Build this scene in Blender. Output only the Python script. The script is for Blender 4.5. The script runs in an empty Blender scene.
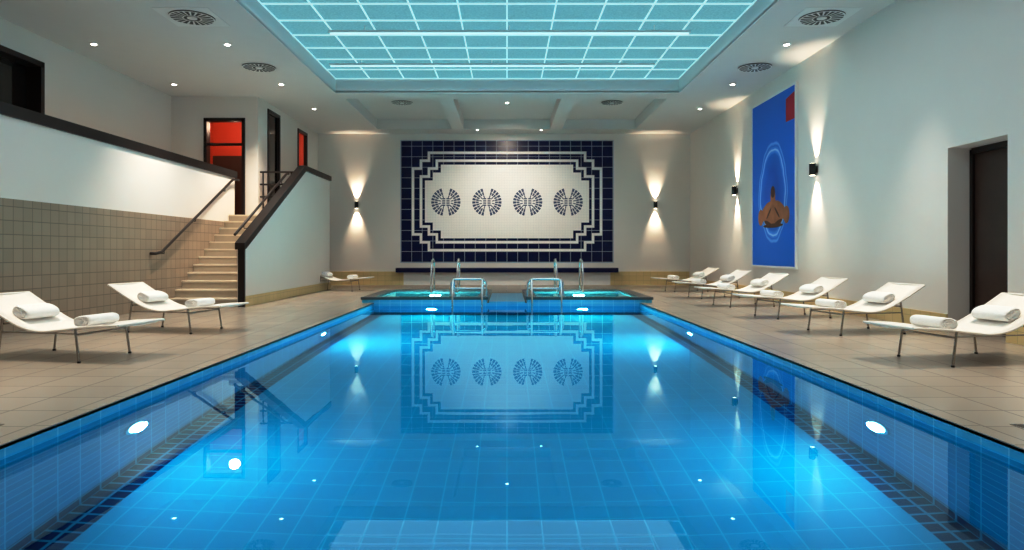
import bpy, math
from mathutils import Vector, Matrix
sc=bpy.context.scene
sc.view_settings.view_transform='Standard'
try:
    sc.view_settings.use_curve_mapping=True
    cm=sc.view_settings.curve_mapping; cv=cm.curves[3]
    cv.points.new(.22,.175); cv.points.new(.70,.765); cm.update()
except Exception as ex: print(ex)
COL=sc.collection
# ---------------------------------------------------------------- materials
def newmat(n):
    m=bpy.data.materials.new(n); m.use_nodes=True
    nt=m.node_tree; b=nt.nodes['Principled BSDF']; return m,nt,b
def plain(n,c,r=0.6,metal=0.0,var=0.04,scale=3.0,bump=0.0,spec=.5):
    m,nt,b=newmat(n)
    tc=nt.nodes.new('ShaderNodeTexCoord'); no=nt.nodes.new('ShaderNodeTexNoise')
    no.inputs['Scale'].default_value=scale; no.inputs['Detail'].default_value=4
    nt.links.new(tc.outputs['Object'],no.inputs['Vector'])
    mx=nt.nodes.new('ShaderNodeMix'); mx.data_type='RGBA'
    nt.links.new(no.outputs['Fac'],mx.inputs[0])
    mx.inputs[6].default_value=(*[x*(1-var) for x in c],1); mx.inputs[7].default_value=(*[min(1,x*(1+var)) for x in c],1)
    nt.links.new(mx.outputs[2],b.inputs['Base Color'])
    b.inputs['Roughness'].default_value=r; b.inputs['Metallic'].default_value=metal
    b.inputs['Specular IOR Level'].default_value=spec
    if bump>0:
        bp=nt.nodes.new('ShaderNodeBump'); bp.inputs['Strength'].default_value=bump; bp.inputs['Distance'].default_value=0.01
        n2=nt.nodes.new('ShaderNodeTexNoise'); n2.inputs['Scale'].default_value=60
        nt.links.new(tc.outputs['Object'],n2.inputs['Vector']); nt.links.new(n2.outputs['Fac'],bp.inputs['Height'])
        nt.links.new(bp.outputs['Normal'],b.inputs['Normal'])
    return m
def tiles(n,c1,c2,mort,w,h,ms=0.004,r=0.35,off=0.0,spec=.5):
    m,nt,b=newmat(n)
    uv=nt.nodes.new('ShaderNodeUVMap'); uv.uv_map='UVMap'
    br=nt.nodes.new('ShaderNodeTexBrick'); br.offset=off; br.squash=1.0
    br.inputs['Scale'].default_value=1.0
    br.inputs['Brick Width'].default_value=w; br.inputs['Row Height'].default_value=h
    br.inputs['Mortar Size'].default_value=ms; br.inputs['Mortar Smooth'].default_value=0.1
    br.inputs['Bias'].default_value=0
    br.inputs['Color1'].default_value=(*c1,1); br.inputs['Color2'].default_value=(*c2,1); br.inputs['Mortar'].default_value=(*mort,1)
    nt.links.new(uv.outputs['UV'],br.inputs['Vector'])
    nt.links.new(br.outputs['Color'],b.inputs['Base Color'])
    b.inputs['Roughness'].default_value=r; b.inputs['Specular IOR Level'].default_value=spec
    bp=nt.nodes.new('ShaderNodeBump'); bp.inputs['Strength'].default_value=0.2; bp.inputs['Distance'].default_value=0.003; bp.invert=True
    nt.links.new(br.outputs['Fac'],bp.inputs['Height']); nt.links.new(bp.outputs['Normal'],b.inputs['Normal'])
    return m
def emis(n,c,s):
    m,nt,b=newmat(n)
    b.inputs['Base Color'].default_value=(*c,1); b.inputs['Emission Color'].default_value=(*c,1); b.inputs['Emission Strength'].default_value=s
    return m
WALL=plain('wall_paint',(.80,.745,.70),.75,var=.02,scale=1.5)
CEIL=plain('ceiling_paint',(.72,.70,.69),.8,var=.02)
DECK=tiles('deck_stone',(.40,.345,.285),(.44,.38,.315),(.27,.23,.19),.45,.45,.007,.26)
WTILE=tiles('wainscot_tile',(.33,.26,.195),(.38,.295,.22),(.19,.15,.115),.2,.2,.007,.4)
YTILE=tiles('base_tile_yellow_lit',(.68,.52,.25),(.72,.55,.28),(.5,.39,.2),.25,.16,.005,.4)  # beige tile with the yellow lamplight put into its colour
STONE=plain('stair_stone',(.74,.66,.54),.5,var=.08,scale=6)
DBROWN=plain('dark_brown_lacquer',(.014,.008,.007),.4,var=.1,spec=.3)
DMETAL=plain('dark_metal',(.02,.013,.012),.4,.2)
BLACK=plain('black_metal',(.008,.008,.009),.4,.3)
CHROME=plain('chrome',(.78,.8,.82),.12,1.0,var=.02)
STEEL=plain('satin_steel',(.40,.36,.32),.25,1.0,var=.02)
FABRIC=plain('white_mesh_fabric',(.88,.83,.77),.7,var=.03,scale=40,bump=.2)
TOWEL=plain('white_terry',(.92,.91,.89),.9,var=.04,scale=60,bump=.8)
WHITE=plain('white_enamel',(.78,.78,.77),.4)
NAVY=plain('navy_tile',(.004,.007,.05),.25,var=.25,scale=4,spec=.2)
MWHITE=plain('ivory_tile',(.86,.84,.82),.5,var=.03,scale=4,spec=.2)
MBLUE=plain('grey_blue_tile',(.06,.085,.17),.5,var=.1,spec=.2)
GROUT=plain('pale_grout',(.45,.50,.60),.7,spec=.2)
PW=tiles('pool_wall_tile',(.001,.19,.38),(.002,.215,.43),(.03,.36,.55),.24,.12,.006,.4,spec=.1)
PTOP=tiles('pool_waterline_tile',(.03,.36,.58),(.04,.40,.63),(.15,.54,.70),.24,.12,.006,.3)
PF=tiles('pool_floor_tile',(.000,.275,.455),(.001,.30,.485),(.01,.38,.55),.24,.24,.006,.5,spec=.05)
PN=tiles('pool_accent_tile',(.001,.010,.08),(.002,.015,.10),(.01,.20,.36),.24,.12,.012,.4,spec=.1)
SPA=tiles('spa_tile',(.10,.60,.68),(.12,.66,.72),(.5,.8,.85),.1,.1,.005,.3)
SPARIM=plain('spa_rim_stone',(.05,.07,.08),.25,var=.1)
RED=plain('red_wall',(.50,.05,.016),.6)
ROOMD=plain('dark_wood_panel',(.045,.022,.016),.5,var=.2,scale=5,spec=.3)
GLASSD=plain('dark_window_glass',(.012,.01,.01),.05,spec=.3)
LAMP=emis('lamp_glow',(1,.93,.82),14)
SLAMP=emis('sconce_glow',(1,.85,.65),8)
PLAMP=emis('pool_lamp_glow',(.75,.97,1),8)
LBAR=emis('tube_glow',(.66,.93,.96),.62)
GRID=emis('skylight_bar_glow',(.50,.72,.74),.62)  # bars are no lamps; a pale glow is put in to show them
m,nt,b=newmat('skylight_glass')
tc=nt.nodes.new('ShaderNodeTexCoord'); no=nt.nodes.new('ShaderNodeTexNoise'); no.inputs['Scale'].default_value=26; no.inputs['Detail'].default_value=8
nt.links.new(tc.outputs['Object'],no.inputs['Vector'])
cr=nt.nodes.new('ShaderNodeValToRGB'); cr.color_ramp.elements[0].position=.32; cr.color_ramp.elements[1].position=.72
cr.color_ramp.elements[0].color=(.085,.31,.36,1); cr.color_ramp.elements[1].color=(.22,.47,.52,1)
nt.links.new(no.outputs['Fac'],cr.inputs[0]); nt.links.new(cr.outputs[0],b.inputs['Emission Color'])
b.inputs['Emission Strength'].default_value=.76; b.inputs['Base Color'].default_value=(.05,.15,.17,1); b.inputs['Roughness'].default_value=.7
SKY=m
def water(n,col,bs):
    m=bpy.data.materials.new(n); m.use_nodes=True; nt=m.node_tree; nt.nodes.remove(nt.nodes['Principled BSDF'])
    g=nt.nodes.new('ShaderNodeBsdfGlass'); g.inputs['IOR'].default_value=1.333; g.inputs['Roughness'].default_value=0.0; g.inputs['Color'].default_value=(*col,1)
    tc=nt.nodes.new('ShaderNodeTexCoord'); no=nt.nodes.new('ShaderNodeTexNoise'); no.inputs['Scale'].default_value=2.2; no.inputs['Detail'].default_value=1
    nt.links.new(tc.outputs['Object'],no.inputs['Vector'])
    bp=nt.nodes.new('ShaderNodeBump'); bp.inputs['Strength'].default_value=bs; bp.inputs['Distance'].default_value=.01
    nt.links.new(no.outputs['Fac'],bp.inputs['Height']); nt.links.new(bp.outputs['Normal'],g.inputs['Normal'])
    nt.links.new(g.outputs[0],nt.nodes['Material Output'].inputs['Surface'])
    return m
WATER=water('water',(.50,.90,1),.03)
WATER2=water('tub_water',(.8,1,.98),.4)
m,nt,b=newmat('poster_print')
tc=nt.nodes.new('ShaderNodeTexCoord'); mp=nt.nodes.new('ShaderNodeMapping'); mp.inputs['Location'].default_value=(0,0,.2); mp.inputs['Scale'].default_value=(1,1,.72)
nt.links.new(tc.outputs['Object'],mp.inputs['Vector'])
ln=nt.nodes.new('ShaderNodeVectorMath'); ln.operation='LENGTH'; nt.links.new(mp.outputs[0],ln.inputs[0])
no=nt.nodes.new('ShaderNodeTexNoise'); no.inputs['Scale'].default_value=1.2; nt.links.new(tc.outputs['Object'],no.inputs['Vector'])
a=nt.nodes.new('ShaderNodeMath'); a.operation='MULTIPLY_ADD'; nt.links.new(no.outputs['Fac'],a.inputs[0]); a.inputs[1].default_value=.25; nt.links.new(ln.outputs['Value'],a.inputs[2])
cr=nt.nodes.new('ShaderNodeValToRGB'); nt.links.new(a.outputs[0],cr.inputs[0])
e=cr.color_ramp.elements; e[0].position=0; e[0].color=(.01,.12,.52,1); e[1].position=1; e[1].color=(.012,.16,.66,1)
for p,c in ((.50,(.01,.10,.50)),(.78,(.01,.15,.62)),(.84,(.05,.30,.80)),(.87,(.38,.66,.93)),(.89,(.05,.29,.78)),(.93,(.012,.16,.66)),(.97,(.12,.42,.86))):
    x=e.new(p); x.color=(*c,1)
nt.links.new(cr.outputs[0],b.inputs['Base Color']); b.inputs['Roughness'].default_value=.5; b.inputs['Specular IOR Level'].default_value=.15
PRINT=m
SKIN=plain('printed_skin',(.34,.13,.065),.5,var=.6,scale=4,spec=.2)
SKIND=plain('printed_dark',(.07,.026,.018),.5,var=.3,scale=5,spec=.2)
PRED=plain('printed_red',(.38,.012,.03),.5,spec=.2)
# ---------------------------------------------------------------- mesh builder
class M:
    def __init__(s): s.v=[];s.f=[];s.mi=[];s.mats=[];s.sm=[]
    def mat(s,m):
        if m not in s.mats: s.mats.append(m)
        return s.mats.index(m)
    def add(s,vs,fs,m,smooth=False):
        o=len(s.v); s.v+= [tuple(p) for p in vs]; k=s.mat(m)
        for f in fs: s.f.append([i+o for i in f]); s.mi.append(k); s.sm.append(smooth)
    def quad(s,a,b,c,d,m): s.add([a,b,c,d],[(0,1,2,3)],m)
    def box(s,x0,x1,y0,y1,z0,z1,m):
        vs=[(x,y,z) for x in (x0,x1) for y in (y0,y1) for z in (z0,z1)]
        s.add(vs,[(0,1,3,2),(4,6,7,5),(0,4,5,1),(2,3,7,6),(0,2,6,4),(1,5,7,3)],m)
    def prism(s,poly,a0,a1,axis,m):
        n=len(poly)
        def P(p,a): return {'x':(a,p[0],p[1]),'y':(p[0],a,p[1]),'z':(p[0],p[1],a)}[axis]
        vs=[P(p,a0) for p in poly]+[P(p,a1) for p in poly]
        fs=[tuple(range(n)),tuple(range(2*n-1,n-1,-1))]+[(i,(i+1)%n,n+(i+1)%n,n+i) for i in range(n)]
        s.add(vs,fs,m)
    def cyl(s,c,r,h,axis,m,n=24,r2=None,smooth=True,caps=True):
        r2=r if r2 is None else r2; c=Vector(c); vs=[]
        for k,(rr,a) in enumerate(((r,0),(r2,h))):
            for i in range(n):
                t=2*math.pi*i/n; u,w=rr*math.cos(t),rr*math.sin(t)
                vs.append(c+Vector({'x':(a,u,w),'y':(u,a,w),'z':(u,w,a)}[axis]))
        s.add(vs,[(i,(i+1)%n,n+(i+1)%n,n+i) for i in range(n)],m,smooth)
        if caps:
            s.add(vs[:n],[tuple(range(n))],m); s.add(vs[n:],[tuple(range(n))],m)
    def tube(s,pts,r,m,n=10,closed=False):
        pts=[Vector(p) for p in pts]; N=len(pts); T=[]
        for i in range(N):
            if closed: t=pts[(i+1)%N]-pts[i-1]
            else: t=pts[min(i+1,N-1)]-pts[max(i-1,0)]
            T.append(t.normalized())
        u=T[0].orthogonal().normalized(); vs=[]
        for i in range(N):
            u=(u-T[i]*u.dot(T[i])).normalized(); w=T[i].cross(u)
            for k in range(n):
                a=2*math.pi*k/n; vs.append(pts[i]+r*(math.cos(a)*u+math.sin(a)*w))
        fs=[]
        for i in range(N if closed else N-1):
            j=(i+1)%N
            for k in range(n): fs.append((i*n+k,i*n+(k+1)%n,j*n+(k+1)%n,j*n+k))
        s.add(vs,fs,m,True)
        if not closed: s.add(vs[:n],[tuple(range(n))],m); s.add(vs[-n:],[tuple(range(n))],m)
    def plane(s,ax,c,u0,u1,v0,v1,holes,m):
        U=sorted({u0,u1,*[h[0] for h in holes],*[h[1] for h in holes]}); V=sorted({v0,v1,*[h[2] for h in holes],*[h[3] for h in holes]})
        U=[u for u in U if u0<=u<=u1]; V=[v for v in V if v0<=v<=v1]
        P=lambda u,v:{'x':(c,u,v),'y':(u,c,v),'z':(u,v,c)}[ax]
        for i in range(len(U)-1):
            for j in range(len(V)-1):
                cu,cv=(U[i]+U[i+1])/2,(V[j]+V[j+1])/2
                if any(h[0]<cu<h[1] and h[2]<cv<h[3] for h in holes): continue
                s.quad(P(U[i],V[j]),P(U[i+1],V[j]),P(U[i+1],V[j+1]),P(U[i],V[j+1]),m)
    def obj(s,name,loc=(0,0,0),parent=None,label=None,cat=None,kind=None,group=None):
        me=bpy.data.meshes.new(name); L=Vector(loc)
        me.from_pydata([tuple(Vector(v)-L) for v in s.v],[],s.f)
        for m in s.mats: me.materials.append(m)
        uv=me.uv_layers.new(name='UVMap')
        for p in me.polygons:
            p.material_index=s.mi[p.index]; p.use_smooth=s.sm[p.index]
            nn=[abs(x) for x in p.normal]; k=nn.index(max(nn))
            for li in p.loop_indices:
                v=me.vertices[me.loops[li].vertex_index].co+L
                uv.data[li].uv=((v.y,v.z),(v.x,v.z),(v.x,v.y))[k]
        me.update()
        o=bpy.data.objects.new(name,me); COL.objects.link(o)
        if parent is not None:
            o.parent=parent; o.location=L-Vector(parent.location)
        else: o.location=L
        tag(o,label,cat,kind,group); return o
def tag(o,label=None,cat=None,kind=None,group=None):
    if label:o['label']=label
    if cat:o['category']=cat
    if kind:o['kind']=kind
    if group:o['group']=group
def empty(name,loc,label,cat,group=None):
    o=bpy.data.objects.new(name,None); o.empty_display_size=.1; o.location=loc; COL.objects.link(o); tag(o,label,cat,None,group); return o
def smoothpath(P,n=6):
    P=[Vector(p) for p in P]; out=[]
    for i in range(len(P)-1):
        p0=P[max(i-1,0)];p1=P[i];p2=P[i+1];p3=P[min(i+2,len(P)-1)]
        for k in range(n):
            t=k/n; out.append(.5*((2*p1)+(p2-p0)*t+(2*p0-5*p1+4*p2-p3)*t*t+(3*p1-p0-3*p2+p3)*t**3))
    out.append(P[-1]); return out
def copytree(src,loc,rot,group=None,label=None):
    o=src.copy(); o.location=loc; o.rotation_euler=(0,0,rot); COL.objects.link(o)
    if label:o['label']=label
    def rec(a,b):
        for ch in a.children:
            c=ch.copy(); COL.objects.link(c); c.parent=b; c.matrix_parent_inverse=ch.matrix_parent_inverse.copy(); rec(ch,c)
    rec(src,o); return o
# ---------------------------------------------------------------- dimensions
XR=6.38; XL=-7.1; XG=-8.9; YF=23.8; YB=-3.0; H=5.27; WZ=-.07; PD=-1.8; PX=3.0; PY0=.8; PY1=15.4
SPAY1=18.6; CH=.42
# ---------------------------------------------------------------- room shell
m=M()
m.plane('z',0,XL,XR+.0,YB,YF,[(-PX,PX,PY0,PY1),(-3.0,-.67,15.65,18.35),(.67,3.0,15.65,18.35)],DECK)
m.plane('z',0,XR,6.77,8.7,9.88,[],DECK)
m.obj('floor',kind='structure')
m=M(); m.box(XG,XL-.2,YB,17.66,1.9,2.1,STONE); m.box(XG,-5.65,17.66,21.2,1.9,2.1,STONE); m.box(XG,-6.6,21.2,YF,1.9,2.1,STONE)
m.obj('floor_gallery',kind='structure')
m=M(); D=(8.7,9.88,0,2.65)
m.plane('x',XR,YB,YF,0,H+.6,[D],WALL)
m.quad((XR,9.88,0),(6.77,9.88,0),(6.77,9.88,2.65),(XR,9.88,2.65),WALL)
m.quad((XR,8.7,0),(6.77,8.7,0),(6.77,8.7,2.65),(XR,8.7,2.65),WALL)
m.quad((XR,8.7,2.65),(6.77,8.7,2.65),(6.77,9.88,2.65),(XR,9.88,2.65),WALL)
m.obj('wall_right',kind='structure')
m=M(); m.box(6.72,6.78,8.7,9.88,0.01,2.65,ROOMD)
for y in (8.72,9.80): m.box(6.68,6.73,y,y+.06,.01,2.62,DBROWN)
m.box(6.68,6.73,8.72,9.86,2.56,2.62,DBROWN)
m.tube([(6.69,8.95,.95),(6.66,8.95,.95),(6.66,8.95,1.2),(6.69,8.95,1.2)],.012,STEEL)
m.obj('door_1',kind='structure')
m=M(); m.box(XR-.025,XR,YB,8.7,0,.25,YTILE); m.box(XR-.025,XR,9.88,YF,0,.25,YTILE)
m.obj('baseboard_right',kind='structure')
m=M(); m.plane('y',YF,-6.6,XR,0,H+.6,[],WALL); m.obj('wall_back',kind='structure')
m=M(); m.box(-6.6,-3.6,YF-.03,YF-.001,0,.47,YTILE); m.box(3.6,XR-.03,YF-.03,YF-.001,0,.47,YTILE); m.box(-3.6,3.6,YF-.028,YF-.001,0,.47,MWHITE); m.obj('baseboard_back',kind='structure')
m=M(); m.plane('y',YB,XG,XR,0,H+.6,[],WALL); m.obj('wall_front',kind='structure')
m=M(); m.box(XL-.2,XL,YB,17.8,1.91,3.08,WALL); m.box(XL-.2,XL-.012,YB,17.8,0,1.91,WALL); m.obj('wall_left',kind='structure')
m=M(); m.box(XL-.012,XL+.012,YB,17.66,0,1.91,WTILE); m.obj('trim_1',kind='structure')
m=M(); m.box(XL-.25,XL+.05,YB,17.85,3.08,3.25,DBROWN); m.obj('trim_2',kind='structure')
m=M(); m.plane('x',XG,YB,18.1,2.1,H,[(10.3,13.1,2.1,4.78)],WALL); m.obj('wall_gallery',kind='structure')
m=M(); m.plane('x',XG-.25,10.3,13.1,2.1,4.78,[],GLASSD)
for a,b_ in ((13.0,13.1),(10.3,10.4),(11.65,11.75)): m.box(XG-.25,XG+.03,a,b_,2.1,4.78,DBROWN)
m.box(XG-.25,XG+.03,10.3,13.1,4.68,4.78,DBROWN)
m.obj('window_1',kind='structure')
m=M(); m.plane('y',18.1,XG,-6.6,2.1,H,[(-8.03,-6.94,2.1,4.7)],WALL); m.plane('y',18.25,XG,-6.6,2.1,H,[(-8.03,-6.94,2.1,4.7)],WALL)
m.plane('x',-6.6,18.1,YF,0,H,[(18.8,19.8,2.1,5.1),(21.5,22.5,2.1,5.05)],WALL)
m.quad((-6.6,18.1,0),(-8.9,18.1,0),(-8.9,18.1,1.9),(-6.6,18.1,1.9),WALL)
m.obj('wall_landing',kind='structure')
m=M()
for a,b_ in ((-8.03,-7.95),(-7.02,-6.94)): m.box(a,b_,18.06,18.28,2.1,4.7,DBROWN)
m.box(-8.03,-6.94,18.06,18.28,4.62,4.70,DBROWN); m.box(-7.95,-7.02,18.1,18.2,3.98,4.04,DBROWN); m.obj('door_2',kind='structure')
m=M()
m.box(-6.66,-6.64,18.8,19.8,2.1,5.1,GLASSD)
for a in (18.8,19.72): m.box(-6.68,-6.57,a,a+.08,2.1,5.1,DBROWN)
m.box(-6.68,-6.57,18.8,19.8,5.02,5.1,DBROWN); m.obj('window_2',kind='structure')
m=M()
for a in (21.5,22.42): m.box(-6.68,-6.57,a,a+.08,2.1,5.05,DBROWN)
m.box(-6.68,-6.57,21.5,22.5,4.97,5.05,DBROWN); m.obj('door_3',kind='structure')
m=M(); m.plane('y',20.6,-8.9,-6.7,2.1,4.05,[],ROOMD); m.plane('y',20.6,-8.9,-6.7,4.05,H,[],RED)
m.plane('x',-8.88,18.25,YF,2.1,H,[],RED); m.plane('y',YF-.02,-8.9,-6.6,2.1,H,[],RED)
m.obj('wall_lounge',kind='structure')
# ---- ceiling
SK=(-4.4,4.4,1.5,17.5)
cof=[(-4.35,-1.85,18.35,22.9),(-1.45,1.45,18.35,22.9),(1.85,4.3,18.35,22.9)]
m=M(); m.plane('z',H,XG,XR,YB,YF,[SK]+cof,CEIL)
def recess(m,r,z0,z1,mat,top=None):
    x0,x1,y0,y1=r
    m.quad((x0,y0,z0),(x1,y0,z0),(x1,y0,z1),(x0,y0,z1),mat); m.quad((x0,y1,z0),(x1,y1,z0),(x1,y1,z1),(x0,y1,z1),mat)
    m.quad((x0,y0,z0),(x0,y1,z0),(x0,y1,z1),(x0,y0,z1),mat); m.quad((x1,y0,z0),(x1,y1,z0),(x1,y1,z1),(x1,y0,z1),mat)
    if top: m.quad((x0,y0,z1),(x1,y0,z1),(x1,y1,z1),(x0,y1,z1),top)
recess(m,SK,H,5.61,CEIL)
for c in cof: recess(m,c,H,5.60,CEIL,CEIL)
m.obj('ceiling',kind='structure')
m=M()
x0,x1,y0,y1=SK
for (q,zz) in ((.16,.05),(.36,.025)):
    for (a,b_,c,d) in ((x0-q,x0,y0-q,y1+q),(x1,x1+q,y0-q,y1+q),(x0,x1,y1,y1+q),(x0,x1,y0-q,y0)): m.box(a,b_,c,d,H-zz,H-.001,CEIL)
m.obj('trim_3',kind='structure')
m=M(); m.plane('z',5.61,x0,x1,y0,y1,[],SKY); m.obj('window_3',kind='structure')
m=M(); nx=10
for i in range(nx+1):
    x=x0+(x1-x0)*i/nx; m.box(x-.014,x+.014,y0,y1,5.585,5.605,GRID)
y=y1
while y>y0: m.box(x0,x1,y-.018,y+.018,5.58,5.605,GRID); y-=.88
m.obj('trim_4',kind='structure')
for k,(xa,xb,y) in enumerate(((-3.5,3.6,13.4),(-4.1,3.4,15.75))):
    g='linear tube lamps below the skylight'
    e=empty('linear_lamp',((xa+xb)/2,y,5.44),'long slim white tube lamp hung below the skylight','ceiling lamp',g)
    m=M(); m.box(xa,xb,y-.03,y+.03,5.455,5.50,WHITE); m.obj('lamp_housing',loc=((xa+xb)/2,y,5.47),parent=e)
    m=M(); m.tube([(xa+.03,y,5.44),(xb-.03,y,5.44)],.022,LBAR); m.obj('lamp_tube',loc=((xa+xb)/2,y,5.44),parent=e)
    for t in (.1,.5,.9):
        x=xa+(xb-xa)*t; m=M(); m.tube([(x,y,5.5),(x,y,5.60)],.008,WHITE); m.obj('hanger',loc=(x,y,5.55),parent=e)
# ---------------------------------------------------------------- pool
m=M()
def ring(out,zs):
    n=len(out)
    for i in range(n):
        a=out[i]; b_=out[(i+1)%n]
        for z0,z1,mt in zs: m.quad((*a,z0),(*b_,z0),(*b_,z1),(*a,z1),mt)
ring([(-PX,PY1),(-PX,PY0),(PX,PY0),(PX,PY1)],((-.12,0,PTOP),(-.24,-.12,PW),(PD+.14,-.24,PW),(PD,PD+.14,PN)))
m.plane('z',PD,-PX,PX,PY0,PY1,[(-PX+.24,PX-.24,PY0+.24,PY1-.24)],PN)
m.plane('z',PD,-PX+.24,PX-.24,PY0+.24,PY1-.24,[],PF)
pool=m.obj('swimming_pool',label='long rectangular indoor pool lined with blue tiles',cat='swimming pool')
m=M(); m.plane('z',WZ,-PX,PX,PY0,PY1,[],WATER)
m.obj('water_surface',parent=pool,label='still clear blue water')
m=M()
for a in ((-PX-.12,-PX,PY0-.12,PY1),(PX,PX+.12,PY0-.12,PY1),(-PX,PX,PY0-.12,PY0)): m.box(*a,-.02,.006,DECK)
m.obj('trim_5',kind='structure')
m=M(); m.box(-CH+.01,CH-.01,PY1+.01,SPAY1,.002,.03,PTOP)
m.obj('trim_7',kind='structure')
def pool_lamp(x,y,z,nx_,ny_,w,big=1,col=(.55,.95,1)):
    e=empty('pool_lamp',(x,y,z),'round glowing underwater lamp set in the tiled pool side','pool light','underwater lamps along the pool')
    ax='x' if nx_ else 'y'; s_=nx_ or ny_
    m=M(); m.cyl((x,y,z),.16*big,.02*s_,ax,CHROME,32); m.obj('lamp_ring',loc=(x,y,z),parent=e)
    m=M(); c=(x+.021*nx_,y+.021*ny_,z); m.cyl(c,.115*big,.01*s_,ax,PLAMP,32,r2=.10*big); m.obj('lamp_lens',loc=(x,y,z),parent=e)
    l=bpy.data.lights.new('pool_lamp_light','AREA'); l.shape='DISK'; l.size=.2; l.energy=w; l.color=col; l.spread=math.radians(178)
    lo=bpy.data.objects.new('pool_lamp_light',l); lo.location=(x+.05*nx_,y+.05*ny_,z); lo.rotation_euler=Vector((nx_,ny_,-.05)).to_track_quat('-Z','Y').to_euler(); COL.objects.link(lo)
for s in (-1,1):
    pool_lamp(s*PX,5.5,-.86,-s,0,50)
    pool_lamp(s*PX,11.0,-.86,-s,0,105,.4)  # added pair, no lamp seen here; evens out the underwater light
    pool_lamp(s*1.7,PY1,-.8,0,-1,150,.4,(.5,1,.75))
# ---------------------------------------------------------------- spas
for s in (-1,1):
    xa,xb=sorted((s*CH,s*3.3)); ia,ib=sorted((s*.67,s*3.0))
    L=((xa+xb)/2,17,0)
    e=empty('hot_tub',L,'raised rectangular whirlpool with dark rim and turquoise water','hot tub','pair of whirlpools at the pool end')
    m=M(); m.plane('z',.13,xa,xb,PY1,SPAY1,[(ia,ib,15.65,18.35)],SPARIM); recess(m,(xa,xb,PY1,SPAY1),.07,.13,SPARIM); recess(m,(ia,ib,15.65,18.35),.05,.13,SPARIM)
    m.obj('rim',loc=L,parent=e,label='dark polished stone rim')
    m=M(); recess(m,(xa+.03,xb-.03,PY1+.015,SPAY1-.03),0,.07,PTOP); m.obj('plinth',loc=L,parent=e)
    m=M(); recess(m,(ia,ib,15.65,18.35),-.8,.05,SPA); m.plane('z',-.8,ia,ib,15.65,18.35,[],SPA)
    m.obj('basin',loc=L,parent=e,label='turquoise tiled basin')
    m=M(); m.plane('z',.085,ia,ib,15.65,18.35,[],WATER2); m.obj('water_surface',loc=L,parent=e)
    for y in (16.3,17.7):
        l=bpy.data.lights.new('tub_light','AREA'); l.shape='DISK'; l.size=.3; l.energy=70; l.color=(.7,1,.95)
        lo=bpy.data.objects.new('tub_light',l); lo.location=((xa+xb)/2,y,-.74); lo.rotation_euler=(math.pi,0,0); COL.objects.link(lo)
def rail(pts,name,label,mid=None,r=.022,feet=(0,-1)):
    P=[Vector(p) for p in pts]; c=Vector((sum(p.x for p in P)/len(P),sum(p.y for p in P)/len(P),0))
    e=empty(name,c,label,'handrail','chrome handrails at the whirlpools')
    m=M(); m.tube(smoothpath(pts,6),r,CHROME,12); m.obj('rail_tube',loc=c,parent=e)
    if mid: m=M(); m.tube(mid,r*.8,CHROME,10); m.obj('cross_tube',loc=c,parent=e)
    for k in feet:
        p=P[k]; m=M(); m.cyl((p.x,p.y,p.z),.045,.015,'z',CHROME,20); m.obj('foot_flange',loc=p,parent=e)
for x in (-1.97,-1.29,1.29,1.97):
    rail([(x,18.47,.13),(x,18.47,.55),(x,18.44,.86),(x,18.25,.95),(x,17.95,.9),(x,17.8,.72),(x,17.75,.1)],'handrail','tall curved chrome handrail rising from whirlpool rim',feet=(0,),r=.026)
for s in (-1,1):
    xo,xi=s*1.28,s*.47
    rail([(xo,15.58,.13),(xo,15.58,.40),(xo-s*.04,15.58,.49),(xo-s*.14,15.58,.53),(xi+s*.14,15.58,.53),(xi+s*.04,15.58,.49),(xi,15.58,.40),(xi,15.58,.13)],'handrail','low rounded chrome guard rail on whirlpool rim',[(xo,15.58,.32),(xi,15.58,.32)],r=.026)
    for xx in (s*.55,s*1.2):
        rail([(xx,15.47,.13),(xx,15.46,.42),(xx,15.33,.56),(xx,15.15,.48),(xx,15.02,.2),(xx,15.0,-.3)],'handrail','chrome pool ladder rail bending into the water',feet=(0,))
# ---------------------------------------------------------------- wall mosaic
W,Hm=80,46; cx=7.38/W; cz=4.22/Hm; zx0=-3.69; zz0=.80; yb=YF-.012
m=M(); m.box(zx0-.03,zx0+7.41,YF-.012,YF-.001,zz0-.03,zz0+4.25,GROUT)
def colour(i,j):
    dx=min(i,W-1-i); dz=min(j,Hm-1-j); s_=3
    e=max(min(dx-k*s_,dz-(2-k)*s_) for k in range(3))
    if min(dx,dz)<4 or e<4: return NAVY
    if e<5: return MWHITE
    if e<7: return NAVY
    if e<8: return MWHITE
    if e<9: return NAVY
    return MWHITE
for i in range(0,W):
    for j in range(Hm):
        c=colour(i,j); g0=.007
        a=zx0+i*cx+(g0 if i%4==0 else 0); b_=zx0+(i+1)*cx-(g0 if i%4==3 else 0)
        c0=zz0+j*cz+(g0 if j%4==0 else 0); c1=zz0+(j+1)*cz-(g0 if j%4==3 else 0)
        if c is MWHITE: a,b_,c0,c1=zx0+i*cx+.001,zx0+(i+1)*cx-.001,zz0+j*cz+.001,zz0+(j+1)*cz-.001
        m.quad((a,yb-.004,c0),(b_,yb-.004,c0),(b_,yb-.004,c1),(a,yb-.004,c1),c)
zc=1.15+50/28.7
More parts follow.
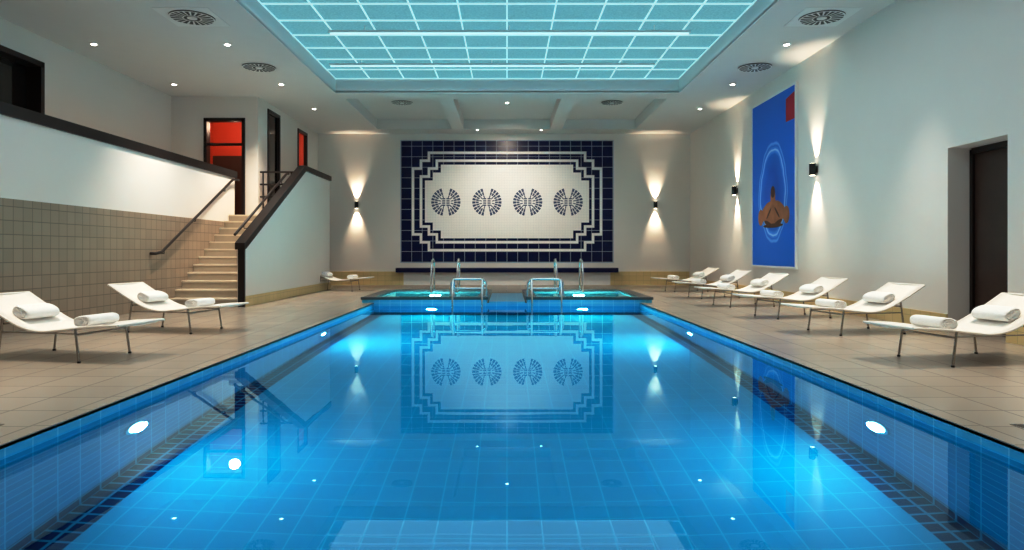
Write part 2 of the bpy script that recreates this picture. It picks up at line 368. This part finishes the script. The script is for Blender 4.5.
for xc in (-2.13,-.70,.72,2.13):
    yy=yb-.008
    for side in (-1,1):
        n=11; st=160/n
        for k in range(n):
            a0=math.radians(-80+k*st); a1=a0+math.radians(st*.70)
            for r0,r1 in ((.365,.475),(.25,.35),(.14,.235)):
                if r0<.2 and k%2: continue
                P=[(xc+side*(.035+r*math.cos(a)),yy,zc+r*math.sin(a)*1.02) for r,a in ((r0,a0),(r1,a0),(r1,a1),(r0,a1))]
                m.quad(*P,MBLUE)
        for k in (-1.5,-.5,.5,1.5):
            m.quad((xc+side*.02,yy,zc+k*.075-.022),(xc+side*.13,yy,zc+k*.075-.022),(xc+side*.13,yy,zc+k*.075+.022),(xc+side*.02,yy,zc+k*.075+.022),MBLUE)
m.obj('wall_mosaic',loc=(0,YF-.01,2.9),label='large ivory wall mosaic with stepped navy border and four rosettes',cat='mosaic')
m=M(); m.box(-3.85,3.85,YF-.22,YF-.031,.44,.60,NAVY); m.obj('wall_ledge',loc=(0,YF-.03,.5),label='long navy tiled ledge on the wall below the mosaic',cat='ledge')
# ---------------------------------------------------------------- poster
pc=(XR-.03,16.3,2.83)
e=empty('wall_poster',pc,'tall framed blue water print with seated bather on white wall','poster')
m=M()
y0p,y1p,z0p,z1p=15.0,17.6,.82,4.84
m.box(XR-.06,XR-.001,y0p-.05,y0p,z0p-.05,z1p+.05,WHITE); m.box(XR-.06,XR-.001,y1p,y1p+.05,z0p-.05,z1p+.05,WHITE)
m.box(XR-.06,XR-.001,y0p,y1p,z0p-.05,z0p,WHITE); m.box(XR-.06,XR-.001,y0p,y1p,z1p,z1p+.05,WHITE)
m.obj('frame',loc=pc,parent=e)
m=M(); m.box(XR-.045,XR-.01,y0p,y1p,z0p,z1p,PRINT)
X=XR-.047
def blob(pts,mt,dx=0): m.add([(X-dx,p[0],p[1]) for p in pts],[tuple(range(len(pts)))],mt)
def ell(cy,cz_,ry,rz,rot=0,n=28): return [(cy+ry*math.cos(t)*math.cos(rot)-rz*math.sin(t)*math.sin(rot),cz_+ry*math.cos(t)*math.sin(rot)+rz*math.sin(t)*math.cos(rot)) for t in [2*math.pi*i/n for i in range(n)]]
yc,zc2=16.25,2.1
for sgn in (-1,1):
    blob(ell(yc+sgn*.48,zc2+.02,.42,.15,sgn*-.5),SKIN,.001); blob(ell(yc+sgn*.78,zc2-.10,.17,.20,0),SKIN,.002)
    blob(ell(yc+sgn*.28,zc2-.14,.34,.2,sgn*.3),SKIN,.003)
    blob(ell(yc+sgn*.25,zc2-.02,.20,.035,sgn*-.7),SKIND,.0045)
    blob(ell(yc+sgn*.3,zc2-.26,.25,.05,sgn*.25),SKIND,.006)
blob(ell(yc,zc2+.02,.24,.34),SKIN,.004); blob(ell(yc,zc2+.38,.14,.22),SKIN,.005); blob(ell(yc,zc2+.48,.13,.14),SKIND,.007); blob(ell(yc,zc2-.32,.6,.05),SKIND,.007)
m.add([(X-.001,15.03,4.1),(X-.001,15.5,4.1),(X-.001,15.5,4.62),(X-.001,15.03,4.7)],[(0,1,2,3)],PRED)
m.obj('print',loc=pc,parent=e,label='blue rippled water print with a bather')
# ---------------------------------------------------------------- stairs
NS=12; rise=2.1/NS; run=(17.66-14.3)/NS
e=empty('staircase',(-6.35,14.3,0),'straight beige stone staircase rising between two walls','staircase')
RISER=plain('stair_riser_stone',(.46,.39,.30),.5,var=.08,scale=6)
for i in range(NS):
    m=M(); y=14.3+i*run; zt=rise*(i+1)
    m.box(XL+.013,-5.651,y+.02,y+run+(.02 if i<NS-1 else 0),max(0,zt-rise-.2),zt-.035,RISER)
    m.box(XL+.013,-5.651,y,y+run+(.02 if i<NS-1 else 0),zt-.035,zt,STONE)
    m.obj('step',loc=(-6.35,y,zt-rise),parent=e)
m=M(); m.prism([(14.3,0),(14.3,1.22),(18.6,3.35),(21.2,3.35),(21.2,0)],-5.65,-5.5,'x',WALL)
m.box(-6.6,-5.65,21.1,21.2,0,3.35,WALL)
m.obj('wall_stair',kind='structure')
m=M()
cap=[(14.22,1.20),(14.22,1.34),(18.55,3.5),(21.25,3.5),(21.25,3.36),(18.6,3.36),(14.3,1.22)]
m.prism(cap,-5.67,-5.46,'x',DBROWN); m.box(-5.62,-5.48,14.25,14.299,0,1.3,DBROWN)
m.obj('trim_6',kind='structure')
m=M(); m.box(-5.499,-5.475,14.3,21.2,0,.22,YTILE); m.obj('baseboard_stair',kind='structure')
def wallrail(pts,xw,label,br):
    c=Vector(pts[0])
    e=empty('stair_handrail',c,label,'handrail','dark stair handrails')
    m=M(); m.tube(pts,.03,DMETAL,12); m.obj('rail',loc=c,parent=e)
    for p in br:
        m=M(); m.tube([p,(p[0],p[1],p[2]-.08),(xw,p[1],p[2]-.08)],.012,DMETAL,8); m.obj('bracket',loc=p,parent=e)
wallrail([(XL+.02,13.55,1.12),(-6.98,13.55,1.12),(-6.98,13.8,1.15),(-6.98,17.4,3.0),(-6.98,17.75,3.02)],XL+.012,'dark brown handrail fixed along tiled stair wall',[(-6.98,13.9,1.2),(-6.98,15.3,1.92),(-6.98,16.9,2.74)])
wallrail([(-5.78,14.5,1.52),(-5.78,17.9,3.2),(-5.78,18.05,3.22)],-5.65,'dark handrail along inner side of stair partition',[(-5.78,15,1.75),(-5.78,17.5,2.98)])
c=(-6.1,18.2,2.1); e=empty('landing_railing',c,'dark metal guard railing on upper landing','railing')
for z in (2.62,2.95,3.28): m=M(); m.tube([(-6.58,18.2,z),(-5.66,18.2,z)],.025,DMETAL); m.obj('rail',loc=(-6.1,18.2,z),parent=e)
for x in (-6.5,-5.75): m=M(); m.tube([(x,18.2,2.1),(x,18.2,3.28)],.022,DMETAL); m.obj('post',loc=(x,18.2,2.1),parent=e)
# ---------------------------------------------------------------- loungers
prof=[(0,0,.405),(.35,0,.385),(.7,0,.345),(.95,0,.325),(1.2,0,.375),(1.5,0,.52),(1.8,0,.69)]
SP=smoothpath(prof,6); hw=.34
def zat(x):
    for a,b_ in zip(SP,SP[1:]):
        if a.x<=x<=b_.x+1e-6: return a.z+(b_.z-a.z)*(x-a.x)/max(1e-6,b_.x-a.x)
    return SP[-1].z
lng=empty('sun_lounger',(0,0,0),'white mesh sling sun lounger on thin steel frame','sun lounger','sun loungers beside the pool')
m=M(); vs=[];nw=6
for p in SP:
    for k in range(nw+1):
        t=k/nw*2-1; vs.append((p.x,t*hw,p.z-.02*(1-t*t)))
n1=len(vs); vs+=[(v[0],v[1],v[2]-.018) for v in vs]
fs=[]
for i in range(len(SP)-1):
    for k in range(nw):
        a=i*(nw+1)+k; q=(a,a+1,a+nw+2,a+nw+1); fs.append(q); fs.append(tuple(n1+x for x in reversed(q)))
for i in range(len(SP)-1):
    for k in (0,nw):
        a=i*(nw+1)+k; fs.append((a,a+nw+1,n1+a+nw+1,n1+a))
for i in (0,len(SP)-1):
    for k in range(nw):
        a=i*(nw+1)+k; fs.append((a,a+1,n1+a+1,n1+a))
m.add(vs,fs,FABRIC,True); m.obj('sling_seat',parent=lng,label='white mesh fabric sling')
for s in (-1,1):
    m=M(); m.tube([(p.x,s*(hw+.005),p.z-.012) for p in SP],.013,FABRIC,8); m.obj('side_rail',parent=lng,label='fabric-wrapped side tube')
for x in (0,1.8):
    m=M(); z=zat(x)-.012; m.tube([(x,-hw,z),(x,hw,z)],.013,FABRIC,8); m.obj('end_bar',parent=lng)
for x,dx in ((.5,-.05),(1.4,.06)):
    m=M(); z=zat(x)-.02
    for s in (-1,1): m.tube([(x,s*(hw+.01),z),(x+dx,s*(hw+.015),.014),],.012,STEEL,8)
    m.tube([(x,-hw,z-.06),(x,hw,z-.06)],.011,STEEL,8)
    for s in (-1,1): m.cyl((x+dx,s*(hw+.015),0),.018,.02,'z',BLACK,12)
    m.obj('leg_frame',parent=lng)
for s in (-1,1):
    m=M(); m.tube([(.5,s*(hw+.012),.30),(1.41,s*(hw+.012),.30)],.008,STEEL,8); m.obj('stretcher',parent=lng)
m=M(); N=28; secs=[]
for yv,sc_ in ((-.21,.80),(-.205,.93),(-.185,1),(.185,1),(.205,.93),(.21,.80)):
    rg=[]
    for k in range(N):
        t=2*math.pi*k/N; c_,s_=math.cos(t),math.sin(t)
        rg.append((.11*sc_*math.copysign(abs(c_)**.75,c_),yv,.06+.06*sc_*math.copysign(abs(s_)**.8,s_)))
    secs.append(rg)
vs=sum(secs,[]); fs=[(i*N+k,i*N+(k+1)%N,(i+1)*N+(k+1)%N,(i+1)*N+k) for i in range(5) for k in range(N)]
m.add(vs,fs,TOWEL,True)
for yv,sg in ((-.21,-1),(.21,1)):
    prev=.8
    for q,dy in ((.66,.012),(.56,0),(.40,.012),(.30,0),(.12,.01)):
        r1=[(.11*prev*math.cos(2*math.pi*k/N),yv-sg*(0 if dy else .012),.06+.06*prev*math.sin(2*math.pi*k/N)) for k in range(N)]
        r2=[(.11*q*math.cos(2*math.pi*k/N),yv-sg*dy,.06+.06*q*math.sin(2*math.pi*k/N)) for k in range(N)]
        m.add(r1+r2,[(k,(k+1)%N,N+(k+1)%N,N+k) for k in range(N)],TOWEL,True); prev=q
    m.add(r2,[tuple(range(N))],TOWEL)
m.add([(.02,-.18,.121),(.02,.18,.121),(.09,.18,.108),(.09,-.18,.108),(.105,-.18,.085),(.105,.18,.085)],[(0,1,2,3),(3,2,5,4)],TOWEL)
tw=m.obj('rolled_towel',label='rolled white towel lying on a sun lounger',cat='towel',group='rolled towels on the loungers')
pl=[(-1,7.5,4.80,.2),(-1,10.0,4.8,.2),(-1,20.4,4.95,.1),(1,7.25,4.82,.2),(1,9.8,4.95,.2),(1,12.1,5.0,.2),(1,14.6,5.0,.2),(1,17.2,5.15,.2),(1,20.0,5.2,.15)]
first=True
for s,y,xc,r in pl:
    rot=r if s>0 else math.pi-r
    R=Matrix.Rotation(rot,3,'Z')
    loc=Vector((s*xc,y,0))-R@Vector((.9,0,0))
    if first: lng.location=loc; lng.rotation_euler=(0,0,rot)
    else: copytree(lng,loc,rot)
    for x in (1.36,.55):
        p=loc+R@Vector((x,0,0)); sl=math.atan2(zat(x+.08)-zat(x-.08),.16)
        o=tw if (first and x==1.36) else tw.copy()
        if o is not tw: COL.objects.link(o)
        o.location=(p.x,p.y,zat(x)-.008); o.rotation_mode='XYZ'; o.rotation_euler=(Matrix.Rotation(rot,3,'Z')@Matrix.Rotation(-sl*.8,3,'Y')).to_euler()
    first=False
# ---------------------------------------------------------------- lights
def spot(loc,d,w,ang,blend=.8,col=(1,.95,.88),r=.04):
    l=bpy.data.lights.new('spot','SPOT'); l.energy=w; l.spot_size=math.radians(ang); l.spot_blend=blend; l.color=col; l.shadow_soft_size=r
    o=bpy.data.objects.new('spot',l); o.location=loc; o.rotation_euler=Vector(d).to_track_quat('-Z','Y').to_euler(); COL.objects.link(o)
def area(loc,d,w,sx,sy,col):
    l=bpy.data.lights.new('area','AREA'); l.shape='RECTANGLE'; l.size=sx; l.size_y=sy; l.energy=w; l.color=col
    o=bpy.data.objects.new('area',l); o.location=loc; o.rotation_euler=Vector(d).to_track_quat('-Z','Y').to_euler(); COL.objects.link(o); o.visible_camera=False; return o
def downlight(x,y,z=H,w=250,ang=66,r=.085,col=(1,.86,.71),d=(0,0,-1)):
    e=empty('ceiling_downlight',(x,y,z),'small round recessed ceiling spotlight','downlight','recessed ceiling downlights')
    m=M(); m.cyl((x,y,z-.014),r,.013,'z',WHITE,24); m.obj('trim_ring',loc=(x,y,z),parent=e)
    m=M(); m.cyl((x,y,z-.022),r*.55,.008,'z',LAMP,20); m.obj('lens',loc=(x,y,z),parent=e)
    if w: spot((x,y,z-.06),d,w,ang,1.0,col)
for s in (-1,1):
    for y in (4.4,7.4,10.3,13.53,16.75,19.6):  # nearest three of each row are unseen, added to light the loungers
        if s<0 and y in (13.53,16.75): downlight(s*5.54,y,w=620,ang=95,d=(-.2,.1,-1))
        else: downlight(s*5.54,y,w=600,ang=62,d=(-s*.12,0,-1))
downlight(0,20.3,5.60,w=560,d=(0,.85,-1),ang=100)
for x in (-1.0,1.15): downlight(x,23.0,w=0,r=.06)
for y in (7.0,10.3,13.5,16.75): downlight(-8.17,y,w=230,d=(.3,0,-1))
def sconce(x,y,z,nx_,ny_):
    e=empty('wall_sconce',(x,y,z),'small black up-and-down wall light on white wall','wall light','black wall sconces')
    px,py=x+nx_*.09,y+ny_*.09
    m=M(); m.box(*(sorted((x,x+nx_*.015)) if nx_ else (x-.05,x+.05)),*(sorted((y,y+ny_*.015)) if ny_ else (y-.05,y+.05)),z-.07,z+.07,BLACK)
    m.box(min(x,px) if nx_ else x-.015,max(x,px) if nx_ else x+.015,min(y,py) if ny_ else y-.015,max(y,py) if ny_ else y+.015,z-.02,z+.02,BLACK)
    m.obj('back_plate',loc=(x,y,z),parent=e)
    m=M(); m.cyl((px,py,z-.12),.065,.24,'z',BLACK,24); m.obj('shade',loc=(px,py,z),parent=e)
    m=M(); m.cyl((px,py,z+.1205),.05,.004,'z',SLAMP,20); m.obj('bulb',loc=(px,py,z+.12),parent=e)
    m=M(); m.cyl((px,py,z-.1245),.05,.004,'z',SLAMP,20); m.obj('bulb',loc=(px,py,z-.12),parent=e)
    for k in (-1,1):
        spot((px,py,z+k*.14),(-nx_*.16,-ny_*.16,k),200,60,1,(1,.78,.56),.03)
for y in (14.06,18.9): sconce(XR,y,2.85,-1,0)
for x in (-5.23,5.16): sconce(x,YF,2.79,0,-1)
def diff(x,y,z,r,sq=True):
    e=empty('ceiling_diffuser',(x,y,z),'round slotted ventilation diffuser in white ceiling plate','air vent','round ceiling air diffusers')
    m=M()
    if sq: m.box(x-r*1.25,x+r*1.25,y-r*1.25,y+r*1.25,z-.008,z-.001,WHITE)
    m.cyl((x,y,z-.016),r,.008,'z',BLACK,40); m.obj('face_plate',loc=(x,y,z),parent=e)
    m=M(); n=20
    for k in range(n):
        a=2*math.pi*k/n
        P=[(x+q*math.cos(a+t),y+q*math.sin(a+t),z-.024) for q,t in ((.42*r,-.06),(.92*r,-.06),(.92*r,.06),(.42*r,.06))]
        m.quad(*P,WHITE)
    m.obj('blades',loc=(x,y,z),parent=e)
    m=M(); m.cyl((x,y,z-.03),r*.22,.014,'z',WHITE,24)
    N=40; rr=[(x+q*math.cos(2*math.pi*k/N),y+q*math.sin(2*math.pi*k/N),z-.027) for q in (.36*r,.42*r,.92*r,r) for k in range(N)]
    for a in (0,2): m.add(rr,[(a*N+k,a*N+(k+1)%N,(a+1)*N+(k+1)%N,(a+1)*N+k) for k in range(N)],WHITE)
    m.obj('rings',loc=(x,y,z),parent=e)
for s in (-1,1):
    diff(s*5.52,11.97,H,.38); diff(s*5.52,15.2,H,.36,False); diff(s*3.12,20.3,5.60,.32,False)
for s in (-1,1):
    x,y=s*3.45,4.45; m=M(); m.box(x-.1,x+.1,y-.1,y+.1,.0,.004,STEEL)
    for k in range(6): m.box(x-.085,x+.085,y-.08+k*.03,y-.065+k*.03,.004,.005,BLACK)
    m.obj('floor_drain',loc=(x,y,0),label='small slotted metal drain grate in the deck',cat='drain',group='deck drains')
area((0,9.5,5.4),(0,0,-1),310,8,15,(1,.86,.78))
l=bpy.data.lights.new('lounge','POINT'); l.energy=45; l.color=(1,.7,.5); l.shadow_soft_size=.15
o=bpy.data.objects.new('lounge',l); o.location=(-7.7,19.3,4.7); COL.objects.link(o)
o=o.copy(); o.location=(-7.7,22,4.7); COL.objects.link(o)
e=empty('pendant_lamp',(-7.15,19.4,3.55),'small glowing pendant lamp inside the red lounge','lamp')
m=M(); m.tube([(-7.15,19.4,3.7),(-7.15,19.4,5.27)],.01,BLACK); m.obj('cord',loc=(-7.15,19.4,3.7),parent=e)
m=M(); m.cyl((-7.15,19.4,3.5),.13,.2,'z',emis('pendant_glow',(1,.35,.12),4),20,r2=.05); m.obj('lamp_shade',loc=(-7.15,19.4,3.5),parent=e)
w=bpy.data.worlds.new('w'); sc.world=w; w.use_nodes=True; w.node_tree.nodes['Background'].inputs[0].default_value=(.02,.02,.025,1)
cam=bpy.data.cameras.new('camera'); cam.lens=24; cam.sensor_width=36; cam.shift_x=5/1024; cam.shift_y=-23/1024
co=bpy.data.objects.new('camera',cam); co.location=(0,0,1.15); co.rotation_euler=(math.pi/2,0,0); COL.objects.link(co); sc.camera=co
